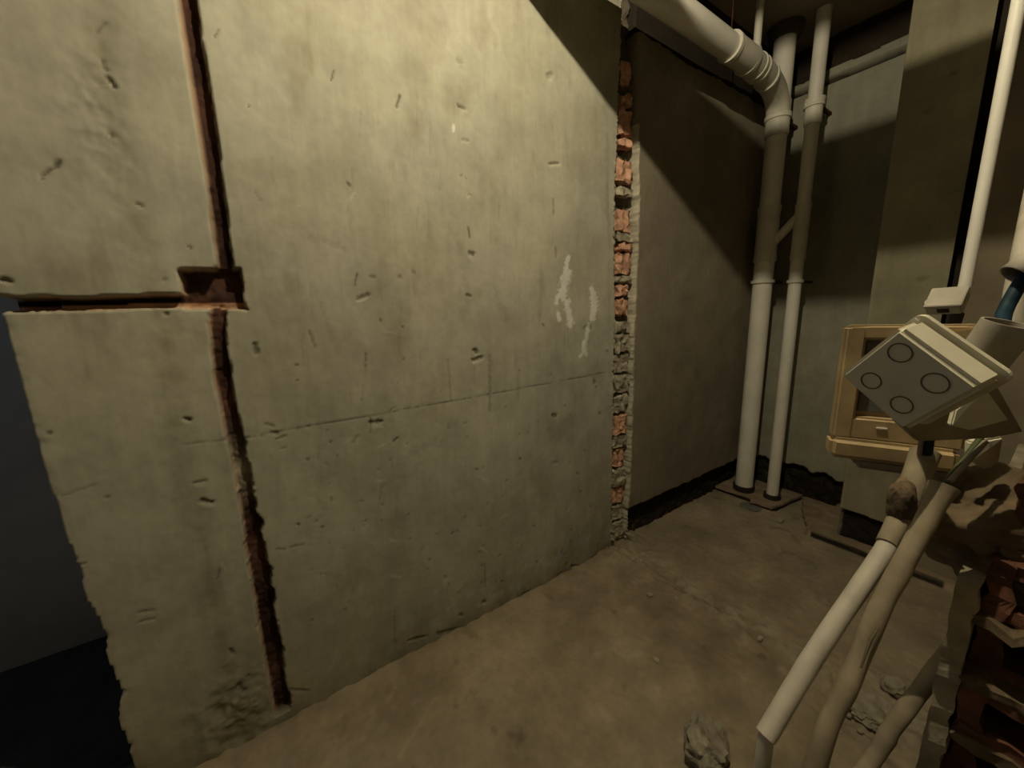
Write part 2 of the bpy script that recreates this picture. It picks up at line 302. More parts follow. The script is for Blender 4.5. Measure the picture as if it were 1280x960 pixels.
    i2 = np.minimum(U-(cl-j1*.8+.004), (cr+j2-.004)-U)
    k2 = np.clip(i2/.004+.5, 0, 1)
    D = D*(1-k2)+(.055+nv*.05)*k2
    RGB = blend(RGB, (0.13, 0.11, 0.08), k2)
    rim2 = np.clip(1.3-np.abs(U-cr-j2)/.012, 0, 1)*(nj > -.35)*(V < 2.15)
    RGB = blend(RGB, (0.50, 0.46, 0.35), rim2*.85); D = D - rim2*.002 + rim2*(nj+nv)*.008
    rim3 = np.clip(1-np.abs(U-cl+j1)/.010, 0, 1); D = D + rim3*nj*.016
    RGB = blend(RGB, (0.50, 0.47, 0.36), rim3*.4)
    # rubble and mortar foot of the chase
    foot = np.clip(1-np.abs(V-.06)/.13, 0, 1)*(k2 > 0); D = D - foot*.05; RGB = blend(RGB, (0.33, 0.29, 0.20), foot)
    # ---- wavy-edged dark strip, set back, high up beyond the second chase
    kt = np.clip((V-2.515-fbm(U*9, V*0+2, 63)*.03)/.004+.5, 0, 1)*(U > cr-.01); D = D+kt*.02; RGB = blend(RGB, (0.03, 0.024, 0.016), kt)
    # ---- bare strip at the bottom right
    zedge = .198 + fbm(U*16, V*0+4, 61)*.016
    kb = np.clip((zedge-V)/.003+.5, 0, 1)*(U > cr+.004)
    D = D*(1-kb)+(.045+nv*.035)*kb; RGB = blend(RGB, (0.028, 0.021, 0.013), kb)
    RGB = blend(RGB, (0.09, 0.07, 0.045), kb*np.clip(nv*4-.4, 0, 1)*(V < .1))
    # ---- ragged left end
    e = interp(V, EDGE) + fbm(U*14, V*20, 71, 4)*.020*np.clip((1.0-V)*2, .25, 1)
    ke = np.clip((e-U)/.004+.5, 0, 1); D = D*(1-ke)+.115*ke
    K = (e-U) < .004
    D = D + np.clip(1-(U-e)/.02, 0, 1)*(1-ke)*np.abs(nv)*.014
    return D, np.clip(RGB, .002, 1), K
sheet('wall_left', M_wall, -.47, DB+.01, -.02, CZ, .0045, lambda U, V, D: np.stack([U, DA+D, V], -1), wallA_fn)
bm = bmesh.new(); box(bm, (-.385, DA+.10, 0), (DB+.15, DA+.13, CZ))
tag(bmobj('wall_left_core', bm, M_room), kind='structure')
wl = bpy.data.objects['wall_left']

# ---------------------------------------------------------------- wall_right: plaster with bare foot, a groove, and shadow painted into the dark top
def wallB_fn(U, V):          # U = y
    n1 = fbm(U*8, V*8, 101); n3 = fbm(U*2, V*2, 102); nv = fbm(U*22, V*22, 103); n2 = fbm(U*60, V*60, 104, 3)
    D = n1*.005+n2*.001+n3*.006
    RGB = np.ones(U.shape+(3,))*np.array(BPL)*(1+n3[..., None]*.5)
    ze = .215 + fbm(U*14, V*0+4, 105)*.07 - np.clip(.95-U, 0, .5)*.06
    kb = np.clip((ze-V)/.003+.5, 0, 1)
    D = D*(1-kb)+(.05+nv*.05)*kb; RGB = blend(RGB, (0.022, 0.017, 0.011), kb)
    RGB = blend(RGB, (0.06, 0.05, 0.035), kb*np.clip(nv*3, 0, 1))
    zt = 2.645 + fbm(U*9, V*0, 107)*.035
    kt = np.clip((V-zt)/.004+.5, 0, 1); D = D*(1-kt)+(.07+nv*.03)*kt; RGB = blend(RGB, (0.045, 0.035, 0.023), kt)  # dark concrete band with the shadow above lamp height painted in
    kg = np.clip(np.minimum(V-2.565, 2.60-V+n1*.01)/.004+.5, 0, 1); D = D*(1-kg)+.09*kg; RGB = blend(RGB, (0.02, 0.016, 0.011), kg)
    return D, np.clip(RGB, .002, 1), None
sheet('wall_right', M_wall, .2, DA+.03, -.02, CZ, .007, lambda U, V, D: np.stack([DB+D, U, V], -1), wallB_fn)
def pier_fn(U, V):
    n1 = fbm(U*8, V*8, 201); n3 = fbm(U*3, V*3, 202); nv = fbm(U*22, V*22, 203)
    D = n1*.004
    RGB = np.ones(U.shape+(3,))*np.array((0.31, 0.285, 0.185))*(1+n3[..., None]*.5)
    for (y, z, r) in [(.50, 2.12, .03), (.44, 2.24, .02), (.43, 1.40, .03), (.40, 1.28, .02), (.5, 2.0, .012)]:
        k = np.clip(1-np.hypot((U-y)/r, (V-z)/r/.6)+nv, 0, 1); D = D+k*.006; RGB = blend(RGB, (0.17, 0.15, 0.095), k*.6)
    kb = np.clip((.185+fbm(U*14, V*0+4, 205)*.02-V)/.003+.5, 0, 1)
    D = D*(1-kb)+(.03+nv*.03)*kb; RGB = blend(RGB, (0.02, 0.015, 0.01), kb)
    kc = np.clip(1-(.598-U)/.006, 0, 1); D = D+kc*.005
    RGB = blend(RGB, (0.40, 0.37, 0.26), np.clip(1-np.abs(.592-U)/.008, 0, 1)*.6)
    return D, np.clip(RGB, .002, 1), None
sheet('wall_pier', M_wall, .348, .598, -.02, CZ, .006, lambda U, V, D: np.stack([CX+D, U, V], -1), pier_fn)
bm = bmesh.new(); box(bm, (CX+.045, .350, 0), (DB+.1, .593, CZ)); tag(bmobj('wall_pier_core', bm, M_tar), kind='structure')
bm = bmesh.new(); box(bm, (CX+.008, .590, .19), (DB+.02, .597, CZ)); tag(bmobj('wall_pier_side', bm, M_room), kind='structure')
# wall beyond the open joint on the right, and the dark joint itself
bm = bmesh.new(); box(bm, (CX, -1.62, 0), (CX+.12, .292, CZ)); tag(bmobj('wall_right', bm, mat('brown_plaster', (0.23, 0.19, 0.125), scale=5, var=.3)), kind='structure')
bm = bmesh.new(); box(bm, (DB+.14, -1.6, 0), (DB+.2, DA+.13, CZ)); tag(bmobj('wall_right_core', bm, M_tar), kind='structure')
bm = bmesh.new(); box(bm, (CX+.10, .29, 0), (CX+.13, .352, CZ)); tag(bmobj('trim_1', bm, M_tar), kind='structure')
# unseen sides of the room, the next room and the ceiling
bm = bmesh.new(); box(bm, (-2.32, -1.7, 0), (-2.2, 2.22, CZ)); tag(bmobj('wall_back', bm, M_room), kind='structure')
bm = bmesh.new(); box(bm, (-2.3, -1.72, 0), (DB+.2, -1.6, CZ)); tag(bmobj('wall_near', bm, M_room), kind='structure')
bm = bmesh.new(); box(bm, (-2.3, 2.12, 0), (DB+.2, 2.24, CZ)); tag(bmobj('wall_far', bm, M_next), kind='structure')
bm = bmesh.new(); box(bm, (-2.3, -1.7, CZ), (DB+.2, 2.2, CZ+.12)); tag(bmobj('ceiling', bm, M_ceiling), kind='structure')

# ---------------------------------------------------------------- floor
def fl(x, y): p = at(x, y, 2, 0); return p[0], p[1]
def floor_fn(U, V):
    n1 = fbm(U*5, V*5, 301); n2 = fbm(U*30, V*30, 302); n3 = fbm(U*1.3, V*1.3, 303); n4 = fbm(U*90, V*90, 304, 2)
    Z = n1*.012+n2*.006+n4*.002; n5 = fbm(U*3.5, V*3.5, 311, 6); n6 = fbm(U*14, V*14, 312, 5)
    RGB = np.ones(U.shape+(3,))*np.array((0.34, 0.28, 0.185))
    RGB = blend(RGB, (0.27, 0.215, 0.135), np.clip(n3*2+.25, 0, .6)); RGB = blend(RGB, (0.33, 0.28, 0.18), np.clip(n2*2, 0, .4))
    RGB = blend(RGB, (0.20, 0.16, 0.10), np.clip(n5*2.6-.15, 0, .5)); RGB = blend(RGB, (0.42, 0.36, 0.26), np.clip(n6*3-.5, 0, .45)); RGB = blend(RGB, (0.13, 0.10, 0.06), np.clip(-n6*5-1.0, 0, .6))
    # rough scar across the floor where the partition line continues
    s = np.clip(1-np.abs(U-1.56+n1*.15)/.10, 0, 1)*(V < 1.25)*(V > -.3)
    Z = Z+s*(.004+np.clip(n2, -.1, 1)*.035); RGB = blend(RGB, (0.34, 0.30, 0.21), s*.9*np.clip(n2*5+.6, 0, 1))
    # dust and mortar banked against the wall foot
    w_ = np.clip(1-(DA-V+n1*.06)/.07, 0, 1)*(U < 1.7)*(V < DA+.05)*(U > -.42); Z = Z+w_*.014+w_*n2*.015; RGB = blend(RGB, (0.24, 0.19, 0.12), w_*.6)
    f = np.clip(1-np.hypot(U-1.46, V-1.2)/.16, 0, 1); Z = Z+f*.03+f*n2*.06; RGB = blend(RGB, (0.32, 0.27, 0.18), f*.8)
    f = np.clip(1-np.hypot(U-1.50, V-.2)/.22, 0, 1); Z = Z+f*n2*.09; RGB = blend(RGB, (0.22, 0.18, 0.11), f*.5)
    # thin saw scars
    for a, b, wd, am in [((818, 722), (905, 765), .003, .7), ((905, 765), (960, 812), .003, .5), ((545, 870), (500, 945), .0035, -.5), ((800, 700), (850, 735), .003, .5)]:
        d, t = seg(U, V, fl(*a), fl(*b)); k = np.clip(1.6-d/wd, 0, 1)
        Z = Z-k*.004*(am > 0); RGB = blend(RGB, (0.09, 0.07, 0.04) if am > 0 else (0.42, 0.36, 0.24), k*abs(am)*.7)
    nx = np.clip((V-DA-.09)/.05, 0, 1); RGB = blend(RGB, (0.045, 0.04, 0.035), nx)  # next room's floor painted near black for its dim light
    # step along the old screed edge in front of the pier
    st = np.clip((U-2.485+n1*.02)/.012, 0, 1)*(V < .72)*(V > -.4); Z = Z+st*.024; RGB = blend(RGB, (0.30, 0.22, 0.14), st*.5)
    ck = np.clip(1.6-np.abs(U-2.487+n1*.02)/.011, 0, 1)*(((V < .69) & (V > .44))|((V < .31)&(V > .18))); RGB = blend(RGB, (0.02, 0.016, 0.011), ck)
    return Z, np.clip(RGB, .002, 1), None
sheet('floor', M_floor, -2.25, DB+.12, -1.65, 2.15, .0085, lambda U, V, D: np.stack([U, V, D], -1), floor_fn)

# ---------------------------------------------------------------- bricks inside the right chase (parts of wall_left)
def rough_block(bm, lo_, hi_, amp, seed, cuts=3, mat_=None, ribs=0):
    allv = []
    n = cuts+1; cache = {}
    def vt_(i, j, k):
        key = (i, j, k)
        if key not in cache:
            cache[key] = bm.verts.new([lo_[a]+(hi_[a]-lo_[a])*c/n for a, c in enumerate(key)]); allv.append(cache[key])
        return cache[key]
    for ax in range(3):
        for s_ in (0, n):
            for i in range(n):
                for j in range(n):
                    q = []
                    for di, dj in ((0, 0), (1, 0), (1, 1), (0, 1)):
                        c = [0, 0, 0]; c[ax] = s_; c[(ax+1) % 3] = i+di; c[(ax+2) % 3] = j+dj; q.append(vt_(*c))
                    bm.faces.new(q if s_ else q[::-1])
    for v in allv:
        p = v.co*38+Vector((seed*3.1, seed*7.7, seed))
        n = noise.noise_vector(p)
        v.co += n*amp
        if ribs: v.co.y += ribs*math.cos((v.co.x-lo_[0])/(hi_[0]-lo_[0])*math.pi*4)
        if mat_: v.co = mat_ @ v.co
    return allv
BR = [(71, 103, 'b'), (116, 129, 'b'), (131, 165, 'b'), (172, 181, 'b'), (199, 227, 'b'), (233, 243, 'm'), (261, 288, 'b'), (291, 301, 'm'), (303, 313, 'b'), (316, 342, 'b'), (344, 354, 'm'), (356, 370, 'b'), (374, 394, 'b'),
      (402, 416, 'm'), (418, 440, 'm'), (443, 465, 'm'), (468, 490, 'm'), (494, 515, 'm'), (518, 542, 'b'), (544, 558, 'm'), (560, 582, 'b'), (585, 605, 'm'), (608, 628, 'b'), (630, 646, 'm'), (650, 672, 'm')]
for k, (y0, y1, t) in enumerate(BR):
    zt = wA(783, y0)[1]; zb = wA(783, y1)[1]; zm = (zt+zb)/2
    xl = float(interp(zm, C2l)); xr = float(interp(zm, C2r)); wd = xr-xl
    bm = bmesh.new()
    rnd = random.Random(k)
    dep = rnd.uniform(.008, .022) if t == 'b' else rnd.uniform(.004, .018)
    x0 = xl+wd*rnd.uniform(.16, .30); x1 = xr-wd*rnd.uniform(.14, .26)
    if t == 'm': x0 -= wd*.08; x1 += wd*.04
    rough_block(bm, (x0, DA+dep, zb+.002), (x1, DA+.085, zt-.002), .014 if t == 'm' else .013, k+2, cuts=6, ribs=.004 if t == 'b' else 0)
    o = bmobj('brick' if t == 'b' else 'mortar_lump', bm, M_brick if t == 'b' else M_mortar, wl, smooth=False)

# ---------------------------------------------------------------- tubes
def tube(bm, pts, r, seg_=20, cap=True, wall=0.0, jit=0.0):
    """pts list of Vector, r float or list; with wall > 0 the ends are open and hollow"""
    pts = [Vector(p) for p in pts]; n = len(pts)
    rs = r if isinstance(r, (list, tuple)) else [r]*n
    rings = []
    up = None
    for i, p in enumerate(pts):
        i0, i1 = max(i-1, 0), min(i+1, n-1)
        while (pts[i1]-pts[i0]).length < 1e-6 and (i0 > 0 or i1 < n-1): i0 = max(i0-1, 0); i1 = min(i1+1, n-1)
        t = (pts[i1]-pts[i0]).normalized()
        if up is None:
            up = t.cross(Vector((0, 0, 1)));
            if up.length < .2: up = t.cross(Vector((1, 0, 0)))
            up.normalize()
        up = (up-t*up.dot(t)).normalized(); sd = t.cross(up)
        ring = []
        for k in range(seg_):
            a = 2*math.pi*k/seg_; rr = rs[i]
            if jit: rr *= 1+jit*noise.noise(Vector((p.x*30+math.cos(a), p.y*30+math.sin(a), p.z*30)))
            ring.append(bm.verts.new(p+up*math.cos(a)*rr+sd*math.sin(a)*rr))
        rings.append(ring)
    for A, B in zip(rings, rings[1:]):
        for k in range(seg_): bm.faces.new((A[k], A[(k+1) % seg_], B[(k+1) % seg_], B[k]))
    if wall:
        inn = []
        for i, p in enumerate(pts):
            f = 1-wall/rs[i]
            inn.append([bm.verts.new(p+(v.co-p)*f) for v in rings[i]])
        for A, B in zip(inn, inn[1:]):
            for k in range(seg_): bm.faces.new((B[k], B[(k+1) % seg_], A[(k+1) % seg_], A[k]))
        for A, B in ((rings[0], inn[0]), (inn[-1], rings[-1])):
            for k in range(seg_): bm.faces.new((A[(k+1) % seg_], A[k], B[k], B[(k+1) % seg_]))
    elif cap:
        bm.faces.new(rings[0][::-1]); bm.faces.new(rings[-1])
    return rings
def curve(pts, n=8):
    P = [Vector(p) for p in pts]; out = []
    for i in range(len(P)-1):
        p0 = P[max(i-1, 0)]; p1 = P[i]; p2 = P[i+1]; p3 = P[min(i+2, len(P)-1)]
        for k in range(n):
            t = k/n
            out.append(.5*((2*p1)+(p2-p0)*t+(2*p0-5*p1+4*p2-p3)*t*t+(3*p1-p0-3*p2+p3)*t**3))
    out.append(P[-1]); return out
def tubeobj(name, pts, r, m, parent=None, **kw):
    bm = bmesh.new(); tube(bm, pts, r, **kw)
    o = bmobj(name, bm, m, parent, smooth=True)
    md = o.modifiers.new('es', 'EDGE_SPLIT'); md.split_angle = math.radians(50)
    return o
def ring_profile(x, y, prof): return [Vector((x, y, z)) for z, r in prof], [r for z, r in prof]

# big stack
BX, BY, BRr = 2.70, 1.157, .054
SX, SY, SR = 2.72, .987, .034
def Z(v): return H+(v-H)*2.70/2.74
big = empty('drain_stack', (BX, BY, .045))
tag(big, 'thick white drain stack in the corner, standing on the floor pad nearest the left wall', 'pipe', 'vertical drain stacks in the corner')
tubeobj('pipe', [(BX, BY, .055), (BX, BY, CZ+.01)], BRr, M_pvc, big, seg_=32)
def sock(nm, x, y, prof, par, m=M_pvcd):
    p, r = ring_profile(x, y, prof); return tubeobj(nm, p, r, m, par, seg_=32)
b = BRr
sock('socket', BX, BY, [(2.285, b), (2.285, b+.006), (2.30, b+.008), (2.32, b+.007), (2.375, b+.007), (2.375, b+.014), (2.40, b+.014), (2.405, b+.006), (2.47, b+.006), (2.47, b)], big)
sock('branch_fitting', BX, BY, [(1.575, b), (1.575, b+.008), (1.61, b+.008), (1.615, b+.005), (1.86, b+.005), (1.865, b+.008), (1.90, b+.008), (1.90, b)], big)
sock('clamp_ring', BX, BY, [(1.445, b), (1.445, b+.011), (1.463, b+.011), (1.463, b)], big)
sock('sleeve', BX, BY, [(.030, b), (.030, b+.010), (.075, b+.013), (.075, b)], big, M_tar)
sock('ceiling_collar', BX, BY, [(CZ-.06, b), (CZ-.06, b+.022), (CZ-.004, b+.035), (CZ-.004, b)], big, M_rough)
for z in (2.39, 1.455):
    bm = bmesh.new(); box(bm, (BX+b, BY-.012, z-.008), (DB+.003, BY+.012, z+.008)); bmobj('bracket', bm, M_rust, big)
small = empty('drain_stack', (SX, SY, .045))
tag(small, 'thinner white drain stack in the corner, right of the thick one', 'pipe', 'vertical drain stacks in the corner')
s = SR
tubeobj('pipe', [(SX, SY, .055), (SX, SY, CZ+.01)], SR, M_pvc, small, seg_=28)
sock('socket', SX, SY, [(2.29, s), (2.29, s+.006), (2.30, s+.007), (2.375, s+.007), (2.378, s+.015), (2.39, s+.015), (2.394, s+.012), (2.405, s+.015), (2.418, s+.015), (2.42, s)], small)
sock('branch_fitting', SX, SY, [(1.565, s), (1.565, s+.006), (1.60, s+.006), (1.605, s+.004), (1.85, s+.004), (1.855, s+.006), (1.88, s+.006), (1.88, s)], small)
sock('clamp_ring', SX, SY, [(1.435, s), (1.435, s+.009), (1.452, s+.009), (1.452, s)], small)
sock('sleeve', SX, SY, [(.030, s), (.030, s+.014), (.068, s+.016), (.068, s)], small, M_tar)
for z in (2.40, 1.443):
    bm = bmesh.new(); box(bm, (SX+s, SY-.01, z-.007), (DB+.003, SY+.01, z+.007)); bmobj('bracket', bm, M_rust, small)
# short slanting link between the stacks (part of the thick stack)
tubeobj('link_pipe', [(BX, BY-.01, 1.655), (SX, SY+.005, 1.83)], .025, M_pvcd, big, seg_=20)

# slanting-looking horizontal drain under the ceiling
hp = empty('ceiling_drain_pipe', (1.9, 1.10, 2.505))
tag(hp, 'thick white drain pipe running under the ceiling along the left wall to the stack', 'pipe')
HY, HZ = 1.105, 2.515
tubeobj('pipe', [(.80, HY, HZ), (1.6, HY, HZ), (2.20, HY+.005, HZ)], BRr, M_pvc, hp, seg_=32)
ep = curve([(2.20, HY+.005, HZ), (2.36, HY+.01, HZ), (2.50, HY+.025, HZ-.004), (2.60, HY+.038, HZ-.022), (2.665, HY+.047, HZ-.062), (BX, BY, HZ-.13)], 6)
tubeobj('elbow', ep, BRr+.005, M_pvcd, hp, seg_=32)
def hring(x, w_, dr, z=HZ, y=HY, m=M_pvcd, nm='collar'):
    return tubeobj(nm, [(x, y, z), (x, y, z), (x+w_, y, z), (x+w_, y, z)], [BRr, BRr+dr, BRr+dr, BRr], m, hp, seg_=32)
hring(2.02, .022, .009); hring(2.05, .15, .006); hring(2.20, .02, .011, y=HY+.005); hring(2.29, .012, .010, y=HY+.008); hring(2.33, .012, .010, y=HY+.01); hring(2.44, .012, .009, z=HZ-.006, y=HY+.016)
hring(1.20, .09, .012, m=M_pvcd)
bm = bmesh.new()     # wire hanger
tube(bm, [(2.03, HY, HZ+.06), (2.03, HY, CZ)], .002, seg_=6); bmobj('hanger_wire', bm, M_rust, hp)
# cross pipe overhead (its shadow lies over the walls), entering the drain pipe
cp = empty('cross_drain_pipe', (.80, 0, 2.56))
tag(cp, 'thick drain pipe crossing under the ceiling above the frame, whose shadow bands the walls', 'pipe')
tubeobj('pipe', [(.80, -1.6, 2.562), (.80, 1.0, 2.562), (.80, HY+.02, 2.55)], .055, M_pvc, cp, seg_=32)
tubeobj('coupling', [(.80, 1.16, 2.56), (.80, .99, 2.56)], .062, M_pvcd, cp, seg_=32)
# the lamp itself: flat plate holder hanging just under the ceiling, above the frame
lp = empty('ceiling_lamp', (LX, LY, CZ)); tag(lp, 'flat round lamp holder hanging under the ceiling, above the frame', 'lamp')
tubeobj('plate', [(LX, LY, LZ+.008), (LX, LY, LZ+.011)], .24, M_pvcd, lp, seg_=40)
tubeobj('stem', [(LX, LY, LZ+.012), (LX, LY, CZ)], .012, M_rust, lp, seg_=10)
# thin vent from the ceiling onto the drain pipe
vp_ = at(945, 20, 1, 1.11)
vt = empty('vent_pipe', (2.30, 1.11, CZ)); tag(vt, 'thin pale pipe dropping from the ceiling onto the thick drain pipe', 'pipe')
tubeobj('pipe', [(2.30, 1.115, 2.575), (2.30, 1.115, CZ+.01)], .018, M_pvcd, vt, seg_=16)
tubeobj('pipe_foot', [(2.30, 1.115, 2.565), (2.30, 1.115, 2.60)], [.026, .022], M_pvcd, vt, seg_=16)

# ---------------------------------------------------------------- concrete pads round the pipe feet
def pad(name, pts, z0, z1, m, seed, label, cat, group=None):
    bm = bmesh.new(); n = len(pts); P = []
    for i in range(n):
        a = Vector(pts[i]); c = Vector(pts[(i+1) % n])
        for k in range(6):
            q = a.lerp(c, k/6); q += Vector((noise.noise(Vector((q.x*30, q.y*30, seed)))*.012, noise.noise(Vector((q.x*30, q.y*30, seed+9)))*.012)); P.append(q)
    bot = [bm.verts.new((p.x, p.y, z0)) for p in P]; top = [bm.verts.new((p.x, p.y, z1+noise.noise(Vector((p.x*25, p.y*25, 3)))*.003)) for p in P]
    bm.faces.new(bot[::-1]); bm.faces.new(top)
    for i in range(len(P)): bm.faces.new((bot[i], bot[(i+1) % len(P)], top[(i+1) % len(P)], top[i]))
    o = bmobj(name, bm, m); tag(o, label, cat, group); return o
M_pad = mat('pinkish_screed', (0.30, 0.225, 0.15), scale=14, var=.35, bump=.7, bscale=30, dist=.005)
pad('pipe_pad', [(2.60, 1.30), (2.62, 1.08), (2.575, 1.05), (2.585, .93), (2.93, .885), (2.93, 1.30)], 0.022, .038, M_pad, 1, 'flat cement pad round the feet of the two drain stacks', 'pad')
bm = bmesh.new(); box(bm, (2.625, .92, -.01), (2.90, 1.28, .023)); tag(bmobj('pad_gap_shade', bm, M_tar), kind='structure')  # black block standing in for the shade in the gap under the pad
pad('screed_pad', [(2.52, .72), (2.55, .60), (2.93, .60), (2.95, .87), (2.86, .86), (2.70, .80)], -.01, .022, M_pad, 4, 'thin pinkish cement patch on the floor between the stacks and the grey pier', 'pad')

# ---------------------------------------------------------------- stones and rubble on the floor
def stone(name, loc, size, seed, m, label, cat, group=None, sub=3, amp=.3, freq=2.2, flat=True, rot=0):
    bm = bmesh.new(); bmesh.ops.create_icosphere(bm, subdivisions=sub, radius=1)
    for v in bm.verts:
        d = v.co.normalized()
        n = noise.noise(d*freq+Vector((seed*5, 0, 0)))+.5*noise.noise(d*freq*2.3+Vector((seed, 9, 0)))+.25*noise.noise(d*freq*5+Vector((seed, 2, 4)))
        q = d*(1+amp*n)
        cub = max(abs(q.x), abs(q.y), abs(q.z)); q = q*(1/(cub)**.45)
        v.co = Vector((q.x*size[0], q.y*size[1], q.z*size[2]))
    bmesh.ops.rotate(bm, verts=bm.verts, matrix=Matrix.Rotation(rot, 3, 'Z'))
    zm = min(v.co.z for v in bm.verts)
    for v in bm.verts: v.co.z -= zm*.8
    o = bmobj(name, bm, m, None, smooth=False); o.location = loc
    return tag(o, label, cat, group)
def on(x, y, z=0.0): p = at(x, y, 2, 0); return (p[0], p[1], z)
G = 'loose crumbs of mortar on the floor'
p = at(882, 935, 2, .03)
stone('concrete_lump', (p[0], p[1], -.004), (.065, .055, .050), 1, M_stone, 'fist-sized broken concrete lump on the floor at the bottom edge, left of the conduits', 'rubble', sub=4, amp=.55, freq=1.6, rot=.4)
stone('concrete_lump', (p[0]-.11, p[1]-.055, -.004), (.035, .045, .04), 3, M_mortar, 'small pale shard leaning on the broken concrete lump at the bottom edge', 'rubble', sub=3, amp=.5, rot=1)
q = on(975, 652); stone('mortar_crumb', q, (.028, .018, .012), 5, M_mortar, 'pale mortar crumb on the floor just before the pipe pad', 'rubble')
q = on(1017, 660); stone('mortar_crumb', q, (.016, .012, .009), 6, M_mortar, 'tiny pale mortar crumb on the floor before the pier', 'rubble')
q = on(938, 634); stone('cement_spill', (q[0], q[1], -.002), (.05, .06, .006), 7, M_greyp, 'flat dark grey cement spill in front of the thick stack foot', 'rubble')
q = on(1085, 888); stone('rubble_slab', (q[0], q[1], -.003), (.075, .05, .022), 8, M_stone, 'flat broken screed piece on the floor between second and third conduit', 'rubble', sub=4, amp=.45)
q = on(1115, 862); stone('rubble_slab', (q[0], q[1], 0), (.035, .03, .022), 9, M_stone, 'rounded pale stone on the floor beside the third conduit', 'rubble')
q = on(820, 826); stone('mortar_crumb', q, (.010, .012, .006), 10, M_mortar, 'lone mortar chip in the middle of the open floor', 'rubble')
q = on(705, 713); 
pts_r = [(800, 702), (806, 716), (812, 745), (845, 748), (884, 760), (800, 722), (790, 700), (1062, 872), (1060, 895), (1112, 905), (1125, 915), (1075, 915), (1130, 895), (1050, 915), (930, 780), (950, 800)]
for k, (x, y) in enumerate(pts_r):
    q = on(x, y); rr = random.Random(k); sc = rr.uniform(.006, .014)
    foot = x < 1000
    stone('mortar_crumb', q, (sc, sc*rr.uniform(.6, 1), sc*.6), 20+k, M_stone if k % 3 else M_mortar,
          'one of the small crumbs strewn over the rough floor scar below the right chase' if foot else 'one of the small crumbs round the broken screed piece by the conduits', 'rubble',
          'crumbs on the floor scar' if foot else 'crumbs near the conduits', sub=2)

# ---------------------------------------------------------------- conduit hanging in front of the pier, with its small box
hc = empty('hanging_conduit', (1.42, .185, 1.33)); tag(hc, 'thin cream conduit coming straight down from the ceiling right of the pier', 'conduit')
t0 = at(1274, 0, 0, 1.42); t1 = at(1206, 358, 0, 1.42)
dirv = (Vector(t0)-Vector(t1)).normalized(); L = (CZ-t1[2])/dirv.z
tubeobj('pipe', [Vector(t1)+dirv*-.004, Vector(t1)+dirv*L], .0115, M_pvc, hc, seg_=18)
def place(Rm, T): 
    m4 = Matrix(Rm).to_4x4(); m4.translation = Vector(T); return m4
MS = place([[-0.10859, -0.68535, 0.72007], [-0.99344, 0.04866, -0.1035], [0.03589, -0.72659, -0.68614]], [1.38824, 0.18769, 1.31023])
sb = empty('small_junction_box', (1.388, .188, 1.31)); tag(sb, 'small cream junction box at the lower end of the hanging conduit', 'junction box')
def rbox(lo_, hi_, mx, bev=.003, segs=2):
    bm = bmesh.new(); box(bm, lo_, hi_); bmesh.ops.bevel(bm, geom=bm.edges[:], offset=bev, segments=segs, affect='EDGES'); bm.transform(mx); return bm
bmobj('body', rbox((-.03, -.030, 0), (.03, .030, .03), MS), M_boxw, sb)
bmobj('lid', rbox((-.031, -.031, -.003), (.031, .031, .004), MS, .0015), M_cond, sb)
bmobj('lug', rbox((-.038, -.006, .012), (-.029, .006, .018), MS, .001), M_boxw, sb)
bmobj('knockout', rbox((-.010, .029, .008), (.010, .031, .022), MS, .0005), M_rough, sb)
tubeobj('cable_stub', [spot(1197, 392, .92), spot(1193, 404, .92)], .012, M_rough, sb, seg_=10)

# ---------------------------------------------------------------- broken hollow-brick wall stub at the lower right
stub = empty('wall_stub', (.8, .04, 0)); tag(stub, kind='structure')
bm = bmesh.new()
def edgeX(z): return .8+noise.noise(Vector((0, 3, z*25)))*.008
rows = [i*.01 for i in range(0, 92)]
for i, z in enumerate(rows[:-1]):
    pass
vv = []
for z in rows:
    e = edgeX(z); w0 = .048+noise.noise(Vector((4, 0, z*30)))*.0025; w1 = .026+noise.noise(Vector((8, 0, z*40)))*.006
    vv.append([bm.verts.new(c) for c in ((e, w0, z), (e+.01, w1, z), (1.7, w1-.01, z), (1.7, w0, z))])
for A, B in zip(vv, vv[1:]):
    for k in range(4): bm.faces.new((A[k], A[(k+1) % 4], B[(k+1) % 4], B[k]))
bm.faces.new(vv[0][::-1]); bm.faces.new(vv[-1])
bmobj('plaster_skin', bm, M_stone, stub)
def hollow_brick(x0, x1, y0, y1, z0, z1, seed, par, m=M_brickd):
    """ring-walled clay block, two cells open toward -x"""
    bm = bmesh.new(); t = .020; ym = (y0+y1)/2
    for lo_, hi_ in (((x0, y0, z0), (x1, y1, z0+t)), ((x0, y0, z1-t), (x1, y1, z1)), ((x0, y1-t-.006, z0), (x1, y1, z1)), ((x0, y0, z0), (x1, y0+t, z1)), ((x0+.12, y0, z0), (x1, y1, z1))):
        rough_block(bm, lo_, hi_, .009, seed+.37*lo_[1]*40, cuts=4)
    return bmobj('brick', bm, m, par)
k = 0
for zi, z0 in enumerate([.05, .15, .25, .35, .45, .55, .65, .75, .85]):
    for j, x0 in enumerate((.815, 1.10, 1.37)):
        k += 1; off = (.03 if zi % 2 else 0)
        if zi == 8 and j == 0: off += .012
        hollow_brick(x0+off, x0+off+.26, -.095, .024, z0, z0+.088, k, stub)
    bm = bmesh.new(); rough_block(bm, (.808, -.10, z0-.013), (1.66, .028, z0+.001), .012, 40+zi, cuts=7)
    bmobj('mortar_joint', bm, M_mud, stub)
